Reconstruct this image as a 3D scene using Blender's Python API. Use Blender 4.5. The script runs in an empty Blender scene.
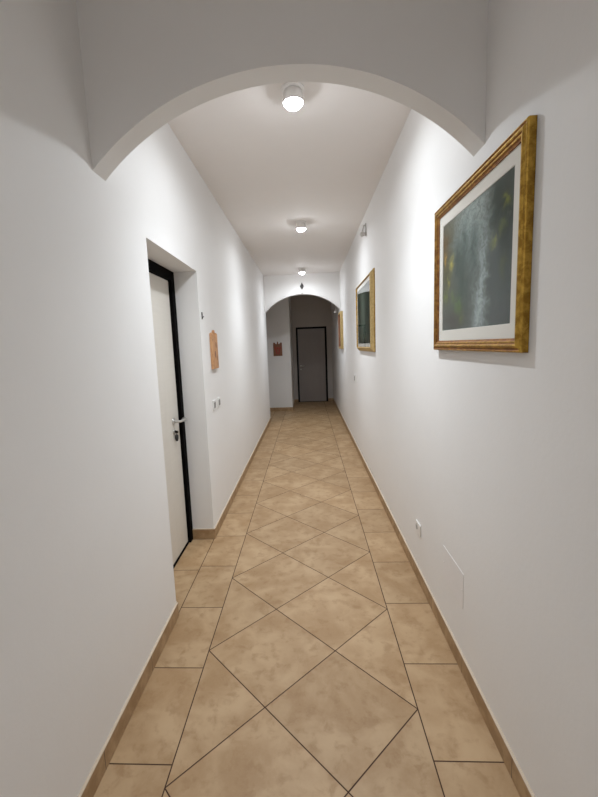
import bpy, bmesh, math, random
from mathutils import Vector, Matrix
random.seed(4)
sc = bpy.context.scene
COL = sc.collection
XL, XR, CEIL, H = -0.800, 0.670, 2.895, 1.519
PI = math.pi

# ------------------------------------------------------------------ node helpers
class NT:
    def __init__(s, name):
        s.m = bpy.data.materials.new(name); s.m.use_nodes = True
        s.t = s.m.node_tree; s.t.nodes.clear()
        s.out = s.t.nodes.new('ShaderNodeOutputMaterial')
    def n(s, typ, **kw):
        nd = s.t.nodes.new(typ)
        for k, v in kw.items(): setattr(nd, k, v)
        return nd
    def put(s, sock, v):
        if isinstance(v, bpy.types.NodeSocket): s.t.links.new(v, sock)
        elif v is not None: sock.default_value = v
    def ma(s, op, a, b=None, c=None, clamp=False):
        nd = s.n('ShaderNodeMath', operation=op, use_clamp=clamp)
        s.put(nd.inputs[0], a)
        if b is not None: s.put(nd.inputs[1], b)
        if c is not None: s.put(nd.inputs[2], c)
        return nd.outputs[0]
    def ss(s, v, lo, hi):
        nd = s.n('ShaderNodeMapRange', interpolation_type='SMOOTHSTEP')
        s.put(nd.inputs[0], v); nd.inputs[1].default_value = lo; nd.inputs[2].default_value = hi
        return nd.outputs[0]
    def mix(s, f, a, b, blend='MIX'):
        nd = s.n('ShaderNodeMix', data_type='RGBA', blend_type=blend)
        s.put(nd.inputs[0], f)
        s.put(nd.inputs[6], a if isinstance(a, bpy.types.NodeSocket) else (*a, 1))
        s.put(nd.inputs[7], b if isinstance(b, bpy.types.NodeSocket) else (*b, 1))
        return nd.outputs[2]
    def noise(s, scale, detail=3, rough=.5, vec=None, dist=0):
        nd = s.n('ShaderNodeTexNoise'); nd.inputs['Scale'].default_value = scale
        nd.inputs['Detail'].default_value = detail; nd.inputs['Roughness'].default_value = rough
        nd.inputs['Distortion'].default_value = dist
        if vec: s.t.links.new(vec, nd.inputs['Vector'])
        return nd.outputs[0]
    def coord(s, which='Object'):
        return s.n('ShaderNodeTexCoord').outputs[which]
    def sep(s, v):
        nd = s.n('ShaderNodeSeparateXYZ'); s.t.links.new(v, nd.inputs[0]); return nd.outputs
    def scalev(s, v, sc_):
        nd = s.n('ShaderNodeMapping'); s.t.links.new(v, nd.inputs[0]); nd.inputs['Scale'].default_value = sc_
        return nd.outputs[0]
    def bsdf(s, color, rough=.5, metal=0, bump=None, bstr=.1, bdist=.002, spec=.5, **extra):
        b = s.n('ShaderNodeBsdfPrincipled')
        s.put(b.inputs['Base Color'], color if isinstance(color, bpy.types.NodeSocket) else (*color, 1))
        s.put(b.inputs['Roughness'], rough); s.put(b.inputs['Metallic'], metal)
        b.inputs['Specular IOR Level'].default_value = spec
        for k, v in extra.items(): s.put(b.inputs[k.replace('_', ' ')], v)
        if bump is not None:
            bp = s.n('ShaderNodeBump'); bp.inputs['Strength'].default_value = bstr; bp.inputs['Distance'].default_value = bdist
            s.t.links.new(bump, bp.inputs['Height']); s.t.links.new(bp.outputs[0], b.inputs['Normal'])
        s.t.links.new(b.outputs[0], s.out.inputs[0])
        return s.m

def simple(name, c, rough=.5, metal=0, var=.06, scale=60, spec=.5, bstr=.05):
    t = NT(name); n = t.noise(scale, 3, .5, t.coord())
    d = tuple(max(0, x*(1-var*2)) for x in c)
    return t.bsdf(t.mix(n, d, c), rough, metal, n, bstr, .001, spec)

def wall_material(name, base):
    t = NT(name); co = t.coord()
    big = t.noise(1.1, 2, .5, co); fine = t.noise(55, 4, .6, co); roll = t.noise(9, 3, .5, co)
    dk = tuple(x*.94 for x in base)
    c = t.mix(big, dk, base)
    c = t.mix(t.ma('MULTIPLY', roll, .12), c, tuple(x*.8 for x in base))
    h = t.ma('ADD', fine, t.ma('MULTIPLY', roll, 1.6))
    return t.bsdf(c, .75, 0, h, .22, .002, .25)

M = {}
M['wall'] = wall_material('white_wall_paint', (.82, .81, .80))
M['wall_shaded'] = wall_material('shade_darkened_wall_paint', (.52, .485, .455))  # wall colour darkened to imitate the shade beyond the far arch
M['ceil'] = wall_material('ceiling_paint', (.88, .85, .83))

# tiled floor: border strips and a diagonal lattice between them
def tile_floor():
    t = NT('beige_porcelain_floor_tiles'); x, y, z = t.sep(t.coord())
    U0 = -0.0692; K0 = 3.7013*.32; D = .64; xl = U0-1.5*.32; xr = U0+1.5*.32
    sx = t.ma('DIVIDE', t.ma('SUBTRACT', x, xl), D); sy = t.ma('DIVIDE', t.ma('SUBTRACT', y, K0), D)
    p = t.ma('ADD', sx, sy); q = t.ma('SUBTRACT', sx, sy)
    def dline(v, period):   # distance to nearest multiple
        return t.ma('MULTIPLY', t.ma('ABSOLUTE', t.ma('SUBTRACT', t.ma('FRACT', t.ma('ADD', v, .5)), .5)), period)
    dp = dline(p, D/math.sqrt(2)); dq = dline(q, D/math.sqrt(2))
    inside = t.ma('MULTIPLY', t.ma('GREATER_THAN', x, xl), t.ma('LESS_THAN', x, xr))
    ddiag = t.ma('MINIMUM', dp, dq)
    J = .45
    by = t.ma('DIVIDE', t.ma('SUBTRACT', t.ma('SUBTRACT', y, 1.263), t.ma('MULTIPLY', t.ma('GREATER_THAN', x, 0), .031)), J)
    dj = dline(by, J)
    # doorway recess tiles are set a little off the border joints
    rec = t.ma('LESS_THAN', x, -.80)
    dj2 = dline(t.ma('DIVIDE', t.ma('SUBTRACT', y, 2.565), J), J)
    dj = t.ma('ADD', t.ma('MULTIPLY', dj, t.ma('SUBTRACT', 1, rec)), t.ma('MULTIPLY', dj2, rec))
    dedge = t.ma('MINIMUM', t.ma('ABSOLUTE', t.ma('SUBTRACT', x, xl)), t.ma('ABSOLUTE', t.ma('SUBTRACT', x, xr)))
    dedge = t.ma('MINIMUM', dedge, t.ma('ABSOLUTE', t.ma('SUBTRACT', x, -.80)))
    d = t.ma('ADD', t.ma('MULTIPLY', ddiag, inside), t.ma('MULTIPLY', dj, t.ma('SUBTRACT', 1, inside)))
    d = t.ma('MINIMUM', d, dedge)
    tile = t.ss(d, .0014, .0032)                       # 0 in the grout, 1 on the tile
    # tile ids give each tile a slightly different tone
    idi = t.ma('ADD', t.ma('MULTIPLY', t.ma('FLOOR', p), 7.13), t.ma('MULTIPLY', t.ma('FLOOR', q), 3.71))
    ido = t.ma('ADD', t.ma('MULTIPLY', t.ma('FLOOR', by), 5.3), t.ma('MULTIPLY', t.ma('GREATER_THAN', x, 0), 11.7))
    idv = t.ma('ADD', t.ma('MULTIPLY', idi, inside), t.ma('MULTIPLY', ido, t.ma('SUBTRACT', 1, inside)))
    wn = t.n('ShaderNodeTexWhiteNoise', noise_dimensions='1D'); t.put(wn.inputs['W'], idv)
    rnd = wn.outputs['Value']
    cv = t.n('ShaderNodeCombineXYZ'); t.put(cv.inputs[0], x); t.put(cv.inputs[1], y); t.put(cv.inputs[2], t.ma('MULTIPLY', rnd, 9))
    big = t.noise(5.5, 4, .55, cv.outputs[0], .4); mid = t.noise(17, 4, .6, cv.outputs[0], .3); fine = t.noise(120, 3, .6, cv.outputs[0])
    c = t.mix(t.ss(big, .30, .72), (.325, .195, .090), (.46, .315, .178))
    c = t.mix(t.ma('MULTIPLY', t.ss(mid, .48, .70), .55), c, (.25, .135, .052))
    c = t.mix(t.ma('MULTIPLY', fine, .25), c, (.50, .36, .215))
    k = t.ma('ADD', .93, t.ma('MULTIPLY', rnd, .12))
    kk = t.n('ShaderNodeCombineXYZ')
    for i in range(3): t.put(kk.inputs[i], k)
    c = t.mix(1.0, c, kk.outputs[0], 'MULTIPLY')
    c = t.mix(tile, (.045, .017, .008), c)
    r = t.ma('SUBTRACT', .86, t.ma('MULTIPLY', tile, t.ma('ADD', .40, t.ma('MULTIPLY', mid, -.14))))
    h = t.ma('ADD', t.ma('MULTIPLY', tile, 1.0), t.ma('MULTIPLY', mid, .12))
    return t.bsdf(c, r, 0, h, .35, .002, .4)
M['floor'] = tile_floor()

def skirting_mat():
    t = NT('beige_skirting_tiles'); co = t.coord(); x, y, z = t.sep(co)
    d = t.ma('MULTIPLY', t.ma('ABSOLUTE', t.ma('SUBTRACT', t.ma('FRACT', t.ma('ADD', t.ma('DIVIDE', t.ma('SUBTRACT', y, 1.240), .45), .5)), .5)), .45)
    tile = t.ss(d, .0010, .0024)
    n = t.noise(14, 4, .6, co)
    c = t.mix(t.ss(n, .35, .7), (.31, .195, .10), (.44, .30, .17))
    c = t.mix(tile, (.07, .04, .022), c)
    c = t.mix(t.ss(z, .079, .082), c, (.58, .48, .37))
    return t.bsdf(c, .5, 0, tile, .3, .001, .4)
M['skirt'] = skirting_mat()

M['black'] = simple('black_door_frame_lacquer', (.004, .0035, .0035), .7, 0, .1, 40, .03)
def doormat(name, a, b):
    t = NT(name); co = t.scalev(t.coord(), (60, 4, 60)) ; g = t.noise(1, 5, .6, co, .3)
    co2 = t.scalev(t.coord(), (9, 9, 1.1)); g2 = t.noise(1.2, 4, .5, co2, .6)
    return t.bsdf(t.mix(t.ma('ADD', t.ma('MULTIPLY', g, .4), t.ma('MULTIPLY', g2, .6)), a, b), .45, 0, g, .05, .001, .4)
M['door'] = doormat('pale_grained_door_laminate', (.60, .565, .51), (.76, .73, .67))
M['fardoor'] = doormat('grey_brown_door_laminate', (.27, .24, .225), (.33, .295, .28))
M['steel'] = simple('brushed_nickel', (.72, .71, .69), .28, 1, .05, 200)
M['brass'] = simple('pale_brass', (.65, .52, .32), .35, 1, .05, 200)
M['darkmetal'] = simple('dark_bronze_metal', (.035, .03, .028), .5, .6, .2, 80)
M['whiteplastic'] = simple('white_plastic', (.80, .79, .77), .4, 0, .02, 50)
M['greyplastic'] = simple('grey_plastic', (.30, .29, .28), .4, 0, .05, 50)
M['palegrey'] = simple('pale_grey_plastic', (.58, .56, .54), .45, 0, .04, 50)
M['hole'] = simple('black_plastic', (.02, .02, .02), .5, 0, .1, 50)
M['cover'] = simple('painted_cover_plate', (.80, .785, .785), .5, 0, .03, 30)
M['lampwhite'] = simple('white_lamp_enamel', (.82, .80, .78), .35, 0, .02, 50)

def wood(name, a, b):
    t = NT(name); co = t.scalev(t.coord(), (18, 18, 2.2)); g = t.noise(1.6, 5, .6, co, 1.2)
    k = t.noise(14, 2, .5, t.coord(), .2)
    c = t.mix(t.ss(g, .3, .7), a, b); c = t.mix(t.ma('MULTIPLY', t.ss(k, .60, .72), .6), c, tuple(x*.45 for x in a))
    return t.bsdf(c, .55, 0, g, .1, .001, .4)
M['wood'] = wood('oiled_pine_board', (.50, .25, .115), (.62, .35, .18))
M['redwood'] = wood('dark_reddish_board', (.20, .085, .045), (.27, .12, .065))
M['redpaint'] = simple('faded_red_paint', (.42, .055, .035), .6, 0, .2, 40)

def gilt(name, a, b, rough=.33, metal=.85):
    t = NT(name); co = t.coord(); n = t.noise(35, 4, .65, co, .6); f = t.noise(220, 2, .5, co)
    c = t.mix(t.ss(n, .35, .68), a, b)
    return t.bsdf(c, t.ma('ADD', rough, t.ma('MULTIPLY', n, .15)), metal, t.ma('ADD', n, t.ma('MULTIPLY', f, .4)), .15, .0015)
M['gilt'] = gilt('aged_gilt_frame', (.27, .145, .02), (.52, .32, .06))
M['giltdark'] = gilt('rubbed_red_brown_gilt', (.20, .075, .02), (.38, .18, .04), .4, .6)
M['giltpale'] = gilt('pale_satin_gilt', (.52, .37, .15), (.66, .50, .24), .45, .5)
M['matboard'] = simple('cream_mat_board', (.78, .755, .69), .85, 0, .02, 300)

def glass_mat():
    t = NT('picture_glass')
    # thin pane, the same from both sides: Schlick reflectance
    geo = t.n('ShaderNodeNewGeometry'); dt = t.n('ShaderNodeVectorMath', operation='DOT_PRODUCT')
    t.t.links.new(geo.outputs['Normal'], dt.inputs[0]); t.t.links.new(geo.outputs['Incoming'], dt.inputs[1])
    k = t.ma('POWER', t.ma('SUBTRACT', 1, t.ma('ABSOLUTE', dt.outputs['Value'])), 5)
    F1 = t.ma('ADD', .035, t.ma('MULTIPLY', k, .965)); fr = F1
    g = t.n('ShaderNodeBsdfGlossy'); g.inputs['Roughness'].default_value = .02
    tr = t.n('ShaderNodeBsdfTransparent'); mx = t.n('ShaderNodeMixShader')
    t.t.links.new(fr, mx.inputs[0]); t.t.links.new(tr.outputs[0], mx.inputs[1]); t.t.links.new(g.outputs[0], mx.inputs[2])
    t.t.links.new(mx.outputs[0], t.out.inputs[0])
    return t.m
M['glass'] = glass_mat()

def emit(name, c, s):
    t = NT(name); e = t.n('ShaderNodeEmission'); e.inputs[0].default_value = (*c, 1); e.inputs[1].default_value = s
    t.t.links.new(e.outputs[0], t.out.inputs[0]); return t.m
M['bulb'] = emit('lit_bulb', (.93, .96, 1), 115)

# blurry woodland picture: list of blobs (u, v, radius u, radius v, colour, amount)
def art(name, base, blobs, rough=.6, grain=.25):
    t = NT(name); uv = t.coord('UV'); u, v, _ = t.sep(uv)
    n1 = t.noise(9, 5, .65, uv, .5); n2 = t.noise(26, 5, .7, uv, .8)
    uu = t.ma('ADD', u, t.ma('MULTIPLY', t.ma('SUBTRACT', n1, .5), .22))
    vv = t.ma('ADD', v, t.ma('MULTIPLY', t.ma('SUBTRACT', n2, .5), .22))
    c = t.mix(0, base, base)
    for (a, b, ra, rb, colr, amt) in blobs:
        du = t.ma('DIVIDE', t.ma('SUBTRACT', uu, a), ra); dv = t.ma('DIVIDE', t.ma('SUBTRACT', vv, b), rb)
        r2 = t.ma('ADD', t.ma('MULTIPLY', du, du), t.ma('MULTIPLY', dv, dv))
        m = t.ma('MULTIPLY', t.ma('EXPONENT', t.ma('MULTIPLY', r2, -1.0)), amt)
        c = t.mix(m, c, colr)
    c = t.mix(t.ma('MULTIPLY', t.ss(n2, .4, .75), grain), c, (.10, .12, .10))
    n3 = t.noise(26, 5, .7, uv, 1.5)
    c = t.mix(t.ma('MULTIPLY', t.ss(n3, .35, .65), .30), c, t.mix(.5, c, (.02, .03, .02)))
    c = t.mix(t.ma('MULTIPLY', t.ss(n2, .55, .8), .25), c, (.45, .50, .46))
    gm = t.n('ShaderNodeGamma'); t.t.links.new(c, gm.inputs[0]); gm.inputs[1].default_value = 1.32
    return t.bsdf(gm.outputs[0], rough, 0, None, spec=0)
def forest(name, warm=1.0):
    g = (.19, .22, .20)
    return art(name, g, [
        (.46, .88, .30, .34, (.56, .64, .63), .97), (.16, .97, .16, .12, (.26, .26, .20), .7*warm),
        (.05, .55, .13, .32, (.17, .16, .08), .8), (.03, .82, .09, .12, (.27, .17, .07), .8*warm),
        (.17, .60, .035, .06, (.66, .60, .20), .95*warm), (.12, .44, .03, .05, (.46, .44, .12), .8*warm), (.06, .32, .03, .05, (.30, .36, .10), .8*warm),
        (.05, .66, .03, .06, (.60, .40, .12), .9*warm), (.21, .30, .03, .05, (.26, .34, .12), .7),
        (.36, .42, .10, .30, (.11, .16, .14), .85), (.40, .75, .05, .14, (.13, .19, .18), .7), (.28, .62, .05, .16, (.10, .14, .12), .7),
        (.53, .62, .06, .22, (.15, .21, .20), .8), (.66, .34, .045, .36, (.50, .58, .58), .9), (.62, .10, .08, .20, (.54, .62, .62), .9),
        (.90, .58, .14, .58, (.050, .080, .070), .97), (.81, .90, .05, .14, (.07, .11, .10), .8), (.78, .35, .05, .25, (.07, .10, .09), .7),
        (.79, .60, .035, .04, (.36, .38, .12), .8), (.92, .82, .03, .04, (.34, .36, .10), .8*warm), (.88, .66, .03, .05, (.24, .28, .10), .7), (.90, .40, .05, .10, (.16, .19, .09), .6),
        (.30, .20, .06, .08, (.22, .34, .12), .8), (.20, .08, .22, .09, (.13, .11, .10), .7), (.90, .06, .20, .10, (.11, .13, .13), .7), (.36, .10, .04, .05, (.26, .30, .12), .7)], grain=.5)
M['art1'] = forest('misty_waterfall_picture')
M['art2'] = art('dusky_woodland_picture', (.12, .145, .12), [
        (.45, .55, .16, .5, (.27, .32, .27), .7), (.15, .5, .12, .5, (.08, .10, .08), .8), (.85, .55, .15, .6, (.09, .115, .10), .8),
        (.30, .10, .08, .06, (.30, .30, .22), .6), (.62, .08, .08, .05, (.32, .30, .22), .6), (.5, .02, .5, .06, (.10, .09, .08), .6)])
M['art3'] = art('dark_russet_picture', (.06, .04, .03), [
        (.4, .6, .25, .3, (.10, .07, .04), .7), (.7, .3, .2, .2, (.06, .045, .035), .8), (.3, .2, .15, .1, (.22, .17, .11), .5)])

# ------------------------------------------------------------------ mesh helpers
def newobj(name, bm, mats, parent=None, smooth=False, bevel=0, loc=None, recalc=True):
    me = bpy.data.meshes.new(name)
    if recalc: bmesh.ops.recalc_face_normals(bm, faces=bm.faces)
    bm.to_mesh(me); bm.free()
    if not isinstance(mats, (list, tuple)): mats = [mats]
    for m in mats: me.materials.append(m)
    if smooth:
        for p in me.polygons: p.use_smooth = True
    o = bpy.data.objects.new(name, me); COL.objects.link(o)
    if loc is not None: o.location = loc
    if parent: o.parent = parent
    if bevel:
        b = o.modifiers.new('bevel', 'BEVEL'); b.width = bevel; b.segments = 2; b.limit_method = 'ANGLE'
    return o
def box(bm, x0, x1, y0, y1, z0, z1, mi=0):
    v = [bm.verts.new(p) for p in ((x0,y0,z0),(x1,y0,z0),(x1,y1,z0),(x0,y1,z0),(x0,y0,z1),(x1,y0,z1),(x1,y1,z1),(x0,y1,z1))]
    for f in ((0,3,2,1),(4,5,6,7),(0,1,5,4),(1,2,6,5),(2,3,7,6),(3,0,4,7)):
        bm.faces.new([v[i] for i in f]).material_index = mi
def boxes(name, L, mat, parent=None, bevel=0):
    bm = bmesh.new()
    for b in L: box(bm, *b)
    return newobj(name, bm, mat, parent, bevel=bevel)
def lathe(bm, prof, axis='Z', seg=32, org=(0,0,0), mi=0):
    """prof: (radius, height) pairs along axis"""
    org = Vector(org); rings = []
    def P(r, h, a):
        c, s_ = r*math.cos(a), r*math.sin(a)
        return org + (Vector((c, s_, h)) if axis == 'Z' else Vector((h, c, s_)) if axis == 'X' else Vector((c, h, s_)))
    for r, h in prof:
        if r < 1e-6: rings.append([bm.verts.new(P(0, h, 0))])
        else: rings.append([bm.verts.new(P(r, h, 2*PI*k/seg)) for k in range(seg)])
    for A, B in zip(rings, rings[1:]):
        for k in range(seg):
            k2 = (k+1) % seg
            if len(A) == 1 and len(B) == 1: continue
            if len(A) == 1: f = bm.faces.new((A[0], B[k], B[k2]))
            elif len(B) == 1: f = bm.faces.new((A[k], A[k2], B[0]))
            else: f = bm.faces.new((A[k], A[k2], B[k2], B[k]))
            f.material_index = mi; f.smooth = True
def tube(bm, pts, r, seg=12):
    pts = [Vector(p) for p in pts]; rings = []
    up0 = Vector((0, 0, 1)) if abs((pts[1]-pts[0]).normalized().z) < .9 else Vector((1, 0, 0))
    for i, p in enumerate(pts):
        d = ((pts[min(i+1, len(pts)-1)] - pts[max(i-1, 0)])).normalized()
        a = d.cross(up0).normalized(); b = a.cross(d)
        rr = r[i] if isinstance(r, (list, tuple)) else r
        rings.append([bm.verts.new(p + rr*(math.cos(2*PI*k/seg)*a + math.sin(2*PI*k/seg)*b)) for k in range(seg)])
    for A, B in zip(rings, rings[1:]):
        for k in range(seg): bm.faces.new((A[k], A[(k+1) % seg], B[(k+1) % seg], B[k])).smooth = True
    bm.faces.new(rings[0]); bm.faces.new(rings[-1])
def empty(name, loc=(0,0,0)):
    e = bpy.data.objects.new(name, None); e.empty_display_size = .05; COL.objects.link(e); e.location = loc; return e
def tag(o, label, cat, group=None):
    o['label'] = label; o['category'] = cat
    if group: o['group'] = group
    return o
def struct(o, label=None, cat=None):
    o['kind'] = 'structure'
    if label: o['label'] = label
    if cat: o['category'] = cat
    return o

# ------------------------------------------------------------------ the shell
YB = -2.6                      # wall behind the photographer
A0, A1 = 1.60, 1.70            # near arch
B0, B1 = 8.00, 8.12            # far arch
YP, YD = 9.38, 10.76           # plaque wall, door wall
XS = -4.6                      # end of the side passage
XC = -.385                     # corner of the plaque wall
T = .22
struct(boxes('floor', [(XS-.2, XR+T, YB-.2, YD+.2, -.12, 0)], M['floor']), 'beige tiled corridor floor with a diagonal centre pattern', 'floor')
struct(boxes('ceiling', [(XS-.2, XR+T, YB-.2, YD+.2, CEIL, CEIL+.12)], M['ceil']), 'plain off-white corridor ceiling', 'ceiling')
DJ0, DJ1, DZ = 2.090, 3.030, 2.098
def wall_grid(name, X, T_, y0, y1, openings):
    """wall along y with its face at X, thickness T_ towards -x if T_<0"""
    xa, xb = sorted((X, X+T_)); L = []
    y = y0
    for (a, b, zt) in openings:
        L.append((xa, xb, y, a, 0, CEIL)); L.append((xa, xb, a, b, zt, CEIL)); y = b
    L.append((xa, xb, y, y1, 0, CEIL))
    return boxes(name, L, M['wall'])
struct(wall_grid('wall_left', XL, -T, YB, B1, [(DJ0, DJ1, DZ)]), 'long white left wall with a recessed doorway', 'wall')
struct(boxes('wall_right', [(XR, XR+T, YB, YD, 0, CEIL)], M['wall']), 'long white right wall hung with pictures', 'wall')
struct(boxes('wall_back', [(XL-T, XR+T, YB-.15, YB, 0, CEIL)], M['wall']), 'white wall closing the corridor behind the viewer', 'wall')
struct(boxes('wall_plaque', [(XS, XC, YP, YD, 0, CEIL)], M['wall']), 'shaded white wall beyond the far arch, left of the dark door', 'wall')
struct(boxes('wall_side', [(XS-.15, XS, B1, YP, 0, CEIL), (XS-.15, XL-T, B1-.12, B1, 0, CEIL)], M['wall_shaded']), 'walls of the side passage beyond the far arch', 'wall')
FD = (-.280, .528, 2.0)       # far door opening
struct(boxes('wall_end', [(XC-.1, FD[0], YD, YD+.15, 0, CEIL), (FD[1], XR+T, YD, YD+.15, 0, CEIL), (FD[0], FD[1], YD, YD+.15, FD[2], CEIL)], M['wall_shaded']),
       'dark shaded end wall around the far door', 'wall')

def arch_wall(name, y0, y1, xc, spring, crown, x0, x1):
    half = (x1-x0)/2; rise = crown-spring; R = (half*half+rise*rise)/(2*rise)
    n = 64; bm = bmesh.new(); F = []; K = []
    for y, store in ((y0, F), (y1, K)):
        for i in range(n+1):
            x = x0 + (x1-x0)*i/n
            dx = x - xc; hw = (xc-x0) if dx < 0 else (x1-xc)
            d = dx*half/hw
            z = crown - R + math.sqrt(max(R*R-d*d, 0))
            store.append((bm.verts.new((x, y, z)), bm.verts.new((x, y, CEIL))))
    for i in range(n):
        bm.faces.new((F[i][0], F[i+1][0], F[i+1][1], F[i][1])); bm.faces.new((K[i][0], K[i][1], K[i+1][1], K[i+1][0]))
    S = [[bm.verts.new(v[0].co) for v in row] for row in (F, K)]
    for i in range(n): bm.faces.new((S[0][i], S[1][i], S[1][i+1], S[0][i+1])).smooth = True
    return newobj(name, bm, M['wall'])
struct(arch_wall('trim_1', A0, A1, -.05, 2.218, 2.533, XL, XR), 'near white arch spanning the corridor overhead', 'arch')
struct(arch_wall('trim_2', B0, B1, -.06, 2.188, 2.514, XL, XR), 'far white arch opening onto the dark end of the corridor', 'arch')

# skirting tiles
def skirt(name, L): return struct(boxes(name, L, M['skirt'], bevel=.0015), 'low beige skirting tiles', 'skirting')
SH, ST = .085, .011
skirt('baseboard_right', [(XR-ST, XR, YB, YD, 0, SH)])
skirt('baseboard_left', [(XL, XL+ST, YB, DJ0, 0, SH), (XL, XL+ST, DJ1-ST, B1, 0, SH), (XL-.175, XL, DJ1-ST, DJ1, 0, SH), (XL-.175, XL, DJ0, DJ0+ST, 0, SH)])
skirt('baseboard_end', [(XS, XC+ST, YP-ST, YP, 0, SH), (XC, XC+ST, YP, YD, 0, SH), (XC+ST, FD[0], YD-ST, YD, 0, SH), (FD[1], XR-ST, YD-ST, YD, 0, SH)])

# ------------------------------------------------------------------ door in the left wall
def left_door():
    r = struct(empty('door_1', (-1.0, DJ0, 0)), 'pale door in a black frame, set back in the left wall', 'door')
    def rel(o): o.location = (1.0, -DJ0, 0); return o
    FX = -.972; w = .068
    bm = bmesh.new()
    box(bm, FX-.05, FX, DJ1-w, DJ1, 0, DZ); box(bm, FX-.05, FX, DJ0, DJ0+w, 0, DZ); box(bm, FX-.05, FX, DJ0+w, DJ1-w, DZ-w, DZ)
    rel(newobj('door_frame', bm, M['black'], r, bevel=.002))
    rel(boxes('door_leaf', [(FX-.062, FX-.024, DJ0+w+.003, DJ1-w-.003, .014, DZ-w-.003)], M['door'], r, bevel=.002))
    rel(boxes('threshold', [(FX-.062, FX-.016, DJ0+w, DJ1-w, 0, .010)], M['black'], r))
    XF = FX-.024; hy, hz = 2.835, 1.005
    bm = bmesh.new()
    lathe(bm, [(0, 0), (.026, 0), (.026, .005), (.022, .009), (0, .009)], 'X', 28, (XF, hy, hz))
    rs = rel(newobj('handle_rose', bm, M['steel'], r))
    bm = bmesh.new()
    tube(bm, [(XF, hy, hz), (XF+.045, hy, hz), (XF+.055, hy+.006, hz), (XF+.057, hy+.03, hz), (XF+.056, hy+.07, hz+.001), (XF+.054, hy+.095, hz-.002), (XF+.052, hy+.108, hz-.003)], [.009, .009, .009, .010, .011, .019, .014])
    rel(newobj('handle', bm, M['steel'], r))
    bm = bmesh.new()
    lathe(bm, [(0, 0), (.022, 0), (.022, .004), (.019, .007), (0, .007)], 'X', 28, (XF, hy, hz-.075))
    es = rel(newobj('keyhole_escutcheon', bm, M['steel'], r))
    bm = bmesh.new()
    box(bm, XF+.004, XF+.016, hy-.0015, hy+.0015, hz-.084, hz-.066)
    lathe(bm, [(0, -.003), (.010, -.003), (.011, 0), (.010, .003), (0, .003)], 'Y', 20, (XF+.021, hy, hz-.078))
    rel(newobj('key', bm, M['darkmetal'], r))
    bm = bmesh.new()    # fob hanging from the key
    tube(bm, [(XF+.018, hy+.002, hz-.086), (XF+.017, hy+.002, hz-.100)], .0022, 8)
    lathe(bm, [(0, -.055), (.008, -.050), (.013, -.032), (.013, -.010), (.005, 0), (0, 0)], 'Z', 18, (XF+.017, hy+.002, hz-.094))
    rel(newobj('key_fob', bm, M['hole'], r))
    for z in (.25, 1.05, 1.85):
        bm = bmesh.new(); lathe(bm, [(0, -.04), (.006, -.04), (.006, .04), (0, .04)], 'Z', 12, (FX-.016, DJ0+w+.006, z))
        rel(newobj('hinge', bm, M['steel'], r))
left_door()

def far_door():
    r = struct(empty('door_2', (0, YD, 0)), 'closed dark brown door at the far end of the corridor', 'door')
    def rel(o): o.location = (0, -YD, 0); return o
    x0, x1, z1 = FD; w = .045
    bm = bmesh.new()
    for b in ((x0, x0+w, YD-.012, YD+.08, 0, z1), (x1-w, x1, YD-.012, YD+.08, 0, z1), (x0+w, x1-w, YD-.012, YD+.08, z1-w, z1)): box(bm, *b)
    rel(newobj('door_frame', bm, M['black'], r, bevel=.002))
    rel(boxes('door_leaf', [(x0+w+.003, x1-w-.003, YD+.012, YD+.055, .012, z1-w-.003)], M['fardoor'], r, bevel=.002))
    rel(boxes('threshold', [(x0+w, x1-w, YD+.005, YD+.06, 0, .009)], M['black'], r))
    hx, hz = x0+w+.055, .975
    bm = bmesh.new(); lathe(bm, [(0, 0), (.025, 0), (.025, -.006), (.02, -.009), (0, -.009)], 'Y', 24, (hx, YD+.012, hz))
    rel(newobj('handle_rose', bm, M['steel'], r))
    bm = bmesh.new(); tube(bm, [(hx, YD+.012, hz), (hx, YD-.04, hz), (hx+.012, YD-.05, hz), (hx+.10, YD-.048, hz)], .010)
    rel(newobj('handle', bm, M['steel'], r))
    bm = bmesh.new(); lathe(bm, [(0, 0), (.019, 0), (.019, -.006), (0, -.006)], 'Y', 24, (hx, YD+.012, hz-.09))
    rel(newobj('keyhole_escutcheon', bm, M['steel'], r))
far_door()

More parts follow.
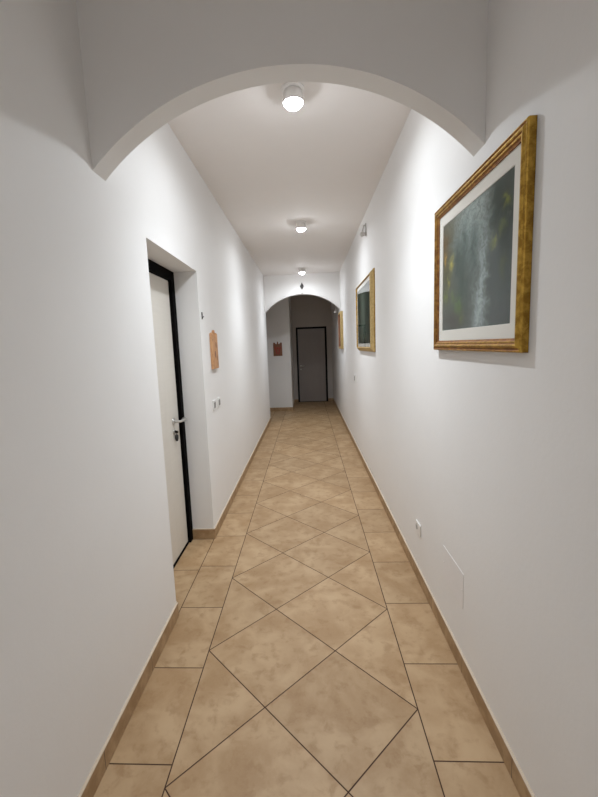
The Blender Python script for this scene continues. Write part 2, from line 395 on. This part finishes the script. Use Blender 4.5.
# ------------------------------------------------------------------ pictures on the right wall
def picture(name, y0, y1, z0, z1, depth, prof, mats, matw, artm, label, cat, lean=0):
    """Local frame: x = away from the wall (towards -X world), u along +Y, v up. prof: (inset, height, material index)"""
    r = empty(name, (XR, (y0+y1)/2, z0)); W = y1-y0; Hh = z1-z0
    def P(u, v, h): return (-h, u, v)
    bm = bmesh.new(); rings = []
    full = [(0, 0, 0)] + prof
    for (i, h, _) in full:
        rings.append([bm.verts.new(P(a, b, h)) for a, b in ((-W/2+i, i), (W/2-i, i), (W/2-i, Hh-i), (-W/2+i, Hh-i))])
    for k, (A, B) in enumerate(zip(rings, rings[1:])):
        for j in range(4):
            bm.faces.new((A[j], A[(j+1) % 4], B[(j+1) % 4], B[j])).material_index = full[k+1][2]
    # back of the frame
    B_ = rings[-1]; bk = [bm.verts.new(P(a, b, .001)) for a, b in ((-W/2+full[-1][0], full[-1][0]), (W/2-full[-1][0], full[-1][0]), (W/2-full[-1][0], Hh-full[-1][0]), (-W/2+full[-1][0], Hh-full[-1][0]))]
    for j in range(4):
        bm.faces.new((B_[j], B_[(j+1) % 4], bk[(j+1) % 4], bk[j])).material_index = mats[1] is not None and 1 or 0
        bm.faces.new((rings[0][j], rings[0][(j+1) % 4], bk[(j+1) % 4], bk[j]))
    newobj('frame', bm, [m for m in mats], r, bevel=.0008)
    i = full[-1][0]; hi = full[-1][1]
    def window(nm, ia, ha, ib, hb, mat):
        bm = bmesh.new()
        A = [bm.verts.new(P(a, b, ha)) for a, b in ((-W/2+ia, ia), (W/2-ia, ia), (W/2-ia, Hh-ia), (-W/2+ia, Hh-ia))]
        B = [bm.verts.new(P(a, b, ha)) for a, b in ((-W/2+ib, ib), (W/2-ib, ib), (W/2-ib, Hh-ib), (-W/2+ib, Hh-ib))]
        C = [bm.verts.new(P(a, b, hb)) for a, b in ((-W/2+ib+.001, ib+.001), (W/2-ib-.001, ib+.001), (W/2-ib-.001, Hh-ib-.001), (-W/2+ib+.001, Hh-ib-.001))]
        for j in range(4):
            bm.faces.new((A[j], A[(j+1) % 4], B[(j+1) % 4], B[j])); bm.faces.new((B[j], B[(j+1) % 4], C[(j+1) % 4], C[j]))
        return newobj(nm, bm, mat, r)
    hm = hi-.005
    ib = i + matw
    if matw > 0: window('mat_board', i-.0005, hm, ib, hm-.002, M['matboard'])
    bm = bmesh.new(); q = [bm.verts.new(P(a, b, hm-.0022)) for a, b in ((-W/2+ib-.002, ib-.002), (W/2-ib+.002, ib-.002), (W/2-ib+.002, Hh-ib+.002), (-W/2+ib-.002, Hh-ib+.002))]
    f = bm.faces.new(q); uvl = bm.loops.layers.uv.new('UVMap')
    # seen from inside the corridor, +Y is to the left
    UV = {0: (1, 0), 1: (0, 0), 2: (0, 1), 3: (1, 1)}
    for l in f.loops: l[uvl].uv = UV[q.index(l.vert)]
    newobj('printed_picture', bm, artm, r)
    bm = bmesh.new(); q = [bm.verts.new(P(a, b, hi-.0025)) for a, b in ((-W/2+i+.0004, i), (W/2-i-.0004, i), (W/2-i-.0004, Hh-i), (-W/2+i+.0004, Hh-i))]
    f = bm.faces.new(q); f.normal_update()
    if f.normal.x > 0: f.normal_flip()
    newobj('glass', bm, M['glass'], r, recalc=False)
    r.rotation_euler = (0, -lean, 0)
    return tag(r, label, cat)

p1 = [(0, .021, 0), (.002, .025, 0), (.006, .027, 0), (.009, .023, 1), (.012, .022, 1), (.015, .028, 0), (.021, .031, 0), (.026, .029, 0), (.029, .024, 1), (.032, .026, 0), (.036, .025, 0), (.039, .020, 1), (.045, .018, 1)]
picture('framed_picture', 1.258, 2.095, 1.470, 2.136, .03, p1, [M['gilt'], M['giltdark']], .047, M['art1'],
        'nearest gilt-framed picture of a misty waterfall, with a cream mat, on the right wall', 'picture')
p2 = [(0, .010, 1), (.004, .014, 0), (.034, .042, 0), (.042, .045, 0), (.046, .040, 1), (.050, .036, 1)]
picture('framed_picture', 3.985, 5.16, 1.428, 2.226, .035, p2, [M['giltpale'], M['gilt']], .035, M['art2'],
        'pale gilt-framed dark woodland picture halfway down the right wall, middle one of the three pictures', 'picture')
p3 = [(0, .038, 0), (.005, .046, 0), (.04, .05, 0), (.055, .038, 1), (.06, .026, 1)]
picture('framed_picture', 7.42, 7.96, 1.43, 2.11, .05, p3, [M['giltpale'], M['redwood']], .0, M['art3'],
        'small gilt-framed dark picture farthest away on the right wall, beside the far arch', 'picture')

# ------------------------------------------------------------------ ceiling spotlights
LAMPS = [(-.030, 2.36), (-.022, 4.73), (-.045, 7.46)]
def make_lamp():
    r = empty('ceiling_spotlight')
    bm = bmesh.new(); lathe(bm, [(0, 0), (.062, 0), (.062, -.010), (.056, -.014), (0, -.014)], 'Z', 40)
    newobj('ceiling_rose', bm, M['lampwhite'], r)
    bm = bmesh.new(); lathe(bm, [(.045, -.012), (.050, -.016), (.055, -.060), (.057, -.074), (.054, -.074), (.050, -.058), (.0, -.050)], 'Z', 40)
    newobj('lamp_housing', bm, M['lampwhite'], r)
    bm = bmesh.new(); lathe(bm, [(0, -.052), (.046, -.056), (.048, -.072), (.044, -.085), (.034, -.095), (.018, -.101), (0, -.103)], 'Z', 32)
    newobj('bulb', bm, M['bulb'], r)
    return r
proto = make_lamp(); kids = list(proto.children)
LL = ['brightest lit ceiling spotlight, nearest the viewer just beyond the near arch',
      'lit white ceiling spotlight halfway down the corridor, second of the row',
      'small lit ceiling spotlight at the far end, just before the far arch']
for i, (x, y) in enumerate(LAMPS):
    if i == 0: o = proto
    else:
        o = proto.copy(); COL.objects.link(o)
        for k in kids:
            c = k.copy(); COL.objects.link(c); c.parent = o
    o.location = (x, y, CEIL); tag(o, LL[i], 'ceiling light', 'ceiling spotlights along the corridor')
LC = (.88, .945, 1.0)
def lights(x, y, z, e_wide, e_beam):
    l = bpy.data.lights.new('wide_light', 'AREA'); l.shape = 'DISK'; l.size = .085; l.energy = e_wide; l.spread = math.radians(170)
    l.color = LC; o = bpy.data.objects.new('lamp_wide_light', l); COL.objects.link(o); o.location = (x, y, z)
    l = bpy.data.lights.new('beam_light', 'SPOT'); l.energy = e_beam; l.spot_size = math.radians(118); l.spot_blend = 1; l.shadow_soft_size = .045
    l.color = LC; o = bpy.data.objects.new('lamp_beam_light', l); COL.objects.link(o); o.location = (x, y, z-.004)
EN = [(8.6, 84), (7.8, 76), (6.5, 58)]
for (x, y), (e1, e2) in zip(LAMPS, EN): lights(x, y, CEIL-.106, e1, e2)
# unseen lamp of the same kind, added behind the viewer as fill light
o = proto.copy(); COL.objects.link(o); o.location = (-.03, -1.3, CEIL)
for k in kids:
    c = k.copy(); COL.objects.link(c); c.parent = o
tag(o, 'fill spotlight added behind the viewer, outside the picture', 'ceiling light', 'ceiling spotlights along the corridor')
lights(-.03, -1.3, CEIL-.106, 10, 40)

# ------------------------------------------------------------------ small things on the walls
def crown_board(name, w, h, t, mat, origin, axis, label):
    """board with two V notches and a taller centre point; axis 'X': hangs on the left wall, 'Y': hangs on the wall facing the viewer"""
    pts = [(-w/2, 0), (w/2, 0), (w/2, h*.90), (w*.36, h*.93), (w*.16, h*.80), (w*.07, h*.86), (w*.075, h*.95), (0, h), (-w*.075, h*.95), (-w*.07, h*.86), (-w*.16, h*.80), (-w*.36, h*.93), (-w/2, h*.90)]
    r = empty(name, origin); bm = bmesh.new()
    def P(u, v, d): return (d, u, v) if axis == 'X' else (u, -d, v)
    a = [bm.verts.new(P(u, v, .001)) for u, v in pts]; b = [bm.verts.new(P(u, v, t)) for u, v in pts]
    bm.faces.new(a); bm.faces.new(b)
    for i in range(len(pts)): bm.faces.new((a[i], a[(i+1) % len(pts)], b[(i+1) % len(pts)], b[i]))
    newobj('board', bm, mat, r, bevel=.0015)
    return r, P
r, P = crown_board('wooden_plaque', .195, .325, .022, M['wood'], (XL, 3.395, 1.355), 'X', '')
tag(r, 'light brown wooden plaque with a notched top on the white left wall', 'plaque')
bm = bmesh.new()
for (u, v, ru, rv) in ((.03, .20, .018, .026), (-.01, .12, .020, .030), (.045, .09, .012, .02)):
    c = bm.verts.new(P(u, v, .0236)); ring = [bm.verts.new(P(u+ru*math.cos(k*PI/8), v+rv*math.sin(k*PI/8), .0228)) for k in range(16)]
    for k in range(16): bm.faces.new((c, ring[k], ring[(k+1) % 16]))
o = newobj('carving', bm, M['redwood'], r); o['label'] = 'faint darker marks on the board'
r, P = crown_board('wooden_plaque', .205, .335, .02, M['redwood'], (-.68, YP, 1.303), 'Y', '')
tag(r, 'dark reddish plaque with a notched crown top on the shaded wall beyond the far arch', 'plaque')
bm = bmesh.new()
for s_ in (-1, 1):
    q = [(s_*.004, .05), (s_*.028, .04), (s_*.075, .20), (s_*.06, .235), (s_*.028, .15)]
    a = [bm.verts.new(P(u, v, .0205)) for u, v in q]; b = [bm.verts.new(P(u, v, .026)) for u, v in q]
    bm.faces.new(a); bm.faces.new(b)
    for i in range(5): bm.faces.new((a[i], a[(i+1) % 5], b[(i+1) % 5], b[i]))
lathe(bm, [(0, .020), (.026, .020), (.024, .027), (0, .029)], 'Y', 20, (0, 0, .18))
for v in bm.verts:
    if v.co.y > 0: v.co.y = -v.co.y
o = newobj('relief', bm, M['redpaint'], r); o['label'] = 'red V-shaped relief'

def switch(name, y, z, w, h, side, rockers, label, cat, group=None, rm='palegrey'):
    X = XL if side == 'L' else XR; s_ = 1 if side == 'L' else -1
    r = empty(name, (X, y, z)); bm = bmesh.new(); box(bm, min(0, s_*.009), max(0, s_*.009), -w/2, w/2, -h/2, h/2)
    newobj('plate', bm, M['whiteplastic'], r, bevel=.002)
    for (c, ww) in rockers:
        bm = bmesh.new(); xs = sorted((s_*.008, s_*.013)); box(bm, xs[0], xs[1], c-ww/2, c+ww/2, -h*.30, h*.30)
        newobj('rocker', bm, M[rm], r, bevel=.001)
    return tag(r, label, cat, group)
switch('light_switch', 3.30, 1.052, .085, .082, 'L', [(-.013, .022), (.013, .022)], 'white light switch on the left wall below the plaque, the one nearer the doorway', 'switch', 'light switches on the left wall', 'greyplastic')
switch('light_switch', 3.475, 1.052, .085, .082, 'L', [(-.013, .022), (.013, .022)], 'white light switch on the left wall below the plaque, the one farther from the doorway', 'switch', 'light switches on the left wall', 'greyplastic')
switch('light_switch', 5.70, 1.03, .12, .105, 'R', [(.020, .050), (-.034, .028)], 'small grey and white light switch on the right wall below the middle picture', 'switch', None, 'greyplastic')

# wall socket on the right wall
r = empty('wall_socket', (XR, 2.44, .345)); bm = bmesh.new(); box(bm, -.008, 0, -.050, .050, -.036, .036); newobj('plate', bm, M['whiteplastic'], r, bevel=.002)
bm = bmesh.new(); lathe(bm, [(0, -.006), (.015, -.0075), (.019, -.0095), (.019, -.006)], 'X', 24, (0, .022, .002)); newobj('socket_face', bm, M['greyplastic'], r)
for z in (-.009, 0, .009):
    bm = bmesh.new(); lathe(bm, [(0, -.0102), (.0026, -.0102), (.0026, -.007)], 'X', 10, (0, .022, z)); newobj('pin_hole', bm, M['hole'], r)
tag(r, 'white wall socket low on the right wall, beyond the square cover plate', 'socket')

# flush cover plate low on the right wall
r = empty('cover_plate', (XR, 1.85, .385)); bm = bmesh.new(); box(bm, -.002, 0, -.135, .135, -.085, .085); newobj('plate', bm, M['cover'], r, bevel=.0015)
for y in (-.12, .12):
    bm = bmesh.new(); lathe(bm, [(0, -.0030), (.004, -.0028), (.0045, -.0015)], 'X', 12, (0, y, 0)); newobj('screw', bm, M['cover'], r)
tag(r, 'flush white rectangular cover plate low on the right wall near the skirting', 'cover plate')

# little dark hook beside the doorway
bm = bmesh.new(); box(bm, 0, .005, -.010, .010, -.026, .026)
tube(bm, [(.004, 0, -.010), (.011, 0, -.012), (.014, 0, -.006), (.014, 0, 0)], .0025, 8)
o = newobj('wall_hook', bm, M['darkmetal'], loc=(XL, 3.10, 1.778)); tag(o, 'tiny dark hook on the left wall between the doorway and the plaque', 'hook')

# small pale alarm sensors high on the right wall
def sensor(x, y, z, label):
    r = empty('wall_sensor', (XR, y, z)); s_ = XR-x
    bm = bmesh.new(); box(bm, -.010, 0, -.018, .018, -.075, .05); newobj('mount', bm, M['palegrey'], r, bevel=.003)
    bm = bmesh.new(); tube(bm, [(-.004, 0, .03), (-.022, 0, .028), (-s_*.5, 0, -.01), (-s_*.62, 0, -.04)], .008); newobj('arm', bm, M['palegrey'], r)
    bm = bmesh.new(); tube(bm, [(-s_*.62, .04, -.05), (-s_*.62, .035, -.052), (-s_*.66, -.04, -.066), (-s_*.67, -.046, -.068)], [.016, .025, .025, .020], 20); newobj('sensor_head', bm, M['palegrey'], r)
    return tag(r, label, 'sensor')
sensor(.605, 4.50, 2.73, 'small pale sensor on a bracket high on the right wall, just below the ceiling')
sensor(.555, 8.36, 2.235, 'small pale sensor under the right shoulder of the far arch')

# ornament above the far arch: dark lozenge on a pale stem
r = empty('wall_ornament', (-.058, B0, 2.522))
bm = bmesh.new()
top = [(0, .215), (.016, .182), (.040, .140), (.018, .098), (.011, .080), (-.011, .080), (-.018, .098), (-.040, .140), (-.016, .182)]
a = [bm.verts.new((u, -.002, v)) for u, v in top]; b = [bm.verts.new((u*.8, -.022, .135+(v-.135)*.86)) for u, v in top]
bm.faces.new(a); bm.faces.new(b)
for i in range(len(top)): bm.faces.new((a[i], a[(i+1) % len(top)], b[(i+1) % len(top)], b[i]))
newobj('lozenge', bm, M['darkmetal'], r)
bm = bmesh.new(); lathe(bm, [(0, 0), (.014, .003), (.010, .014), (.007, .05), (.010, .088), (0, .09)], 'Z', 16, (0, -.014, 0)); o = newobj('stem', bm, M['palegrey'], r); o['label'] = 'pale stem'
tag(r, 'small dark lozenge ornament on a pale stem above the crown of the far arch', 'ornament')

# ------------------------------------------------------------------ world and camera
w = bpy.data.worlds.new('dim_interior'); sc.world = w; w.use_nodes = True
w.node_tree.nodes['Background'].inputs[0].default_value = (.5, .5, .52, 1); w.node_tree.nodes['Background'].inputs[1].default_value = .3
cam = bpy.data.cameras.new('camera'); co = bpy.data.objects.new('camera', cam); COL.objects.link(co); sc.camera = co
F = 399.8206; cx, cy = 285.7511, 399.3767; p, yw, rl = .131942686, .057723637, -.040894184
cp, sp, cw, sw = math.cos(p), math.sin(p), math.cos(yw), math.sin(yw)
f = Vector((-sw*cp, cw*cp, -sp)); rt = Vector((cw, sw, 0)); up = rt.cross(f)
a = math.cos(rl)*rt + math.sin(rl)*up; b = math.cos(rl)*up - math.sin(rl)*rt
mt = Matrix((a, b, -f)).transposed().to_4x4(); mt.translation = Vector((0, 0, H)); co.matrix_world = mt
cam.sensor_fit = 'VERTICAL'; cam.sensor_height = 36; cam.lens = F/797*36
cam.shift_x = (299-cx)/797; cam.shift_y = -(398.5-cy)/797; cam.clip_start = .05
vs = sc.view_settings; vs.view_transform = 'Standard'; vs.look = 'None'; vs.gamma = 1; vs.exposure = .17; vs.use_curve_mapping = False
sc.cycles.max_bounces = 10; sc.cycles.diffuse_bounces = 6
sc.cycles.caustics_reflective = False; sc.cycles.sample_clamp_indirect = 4
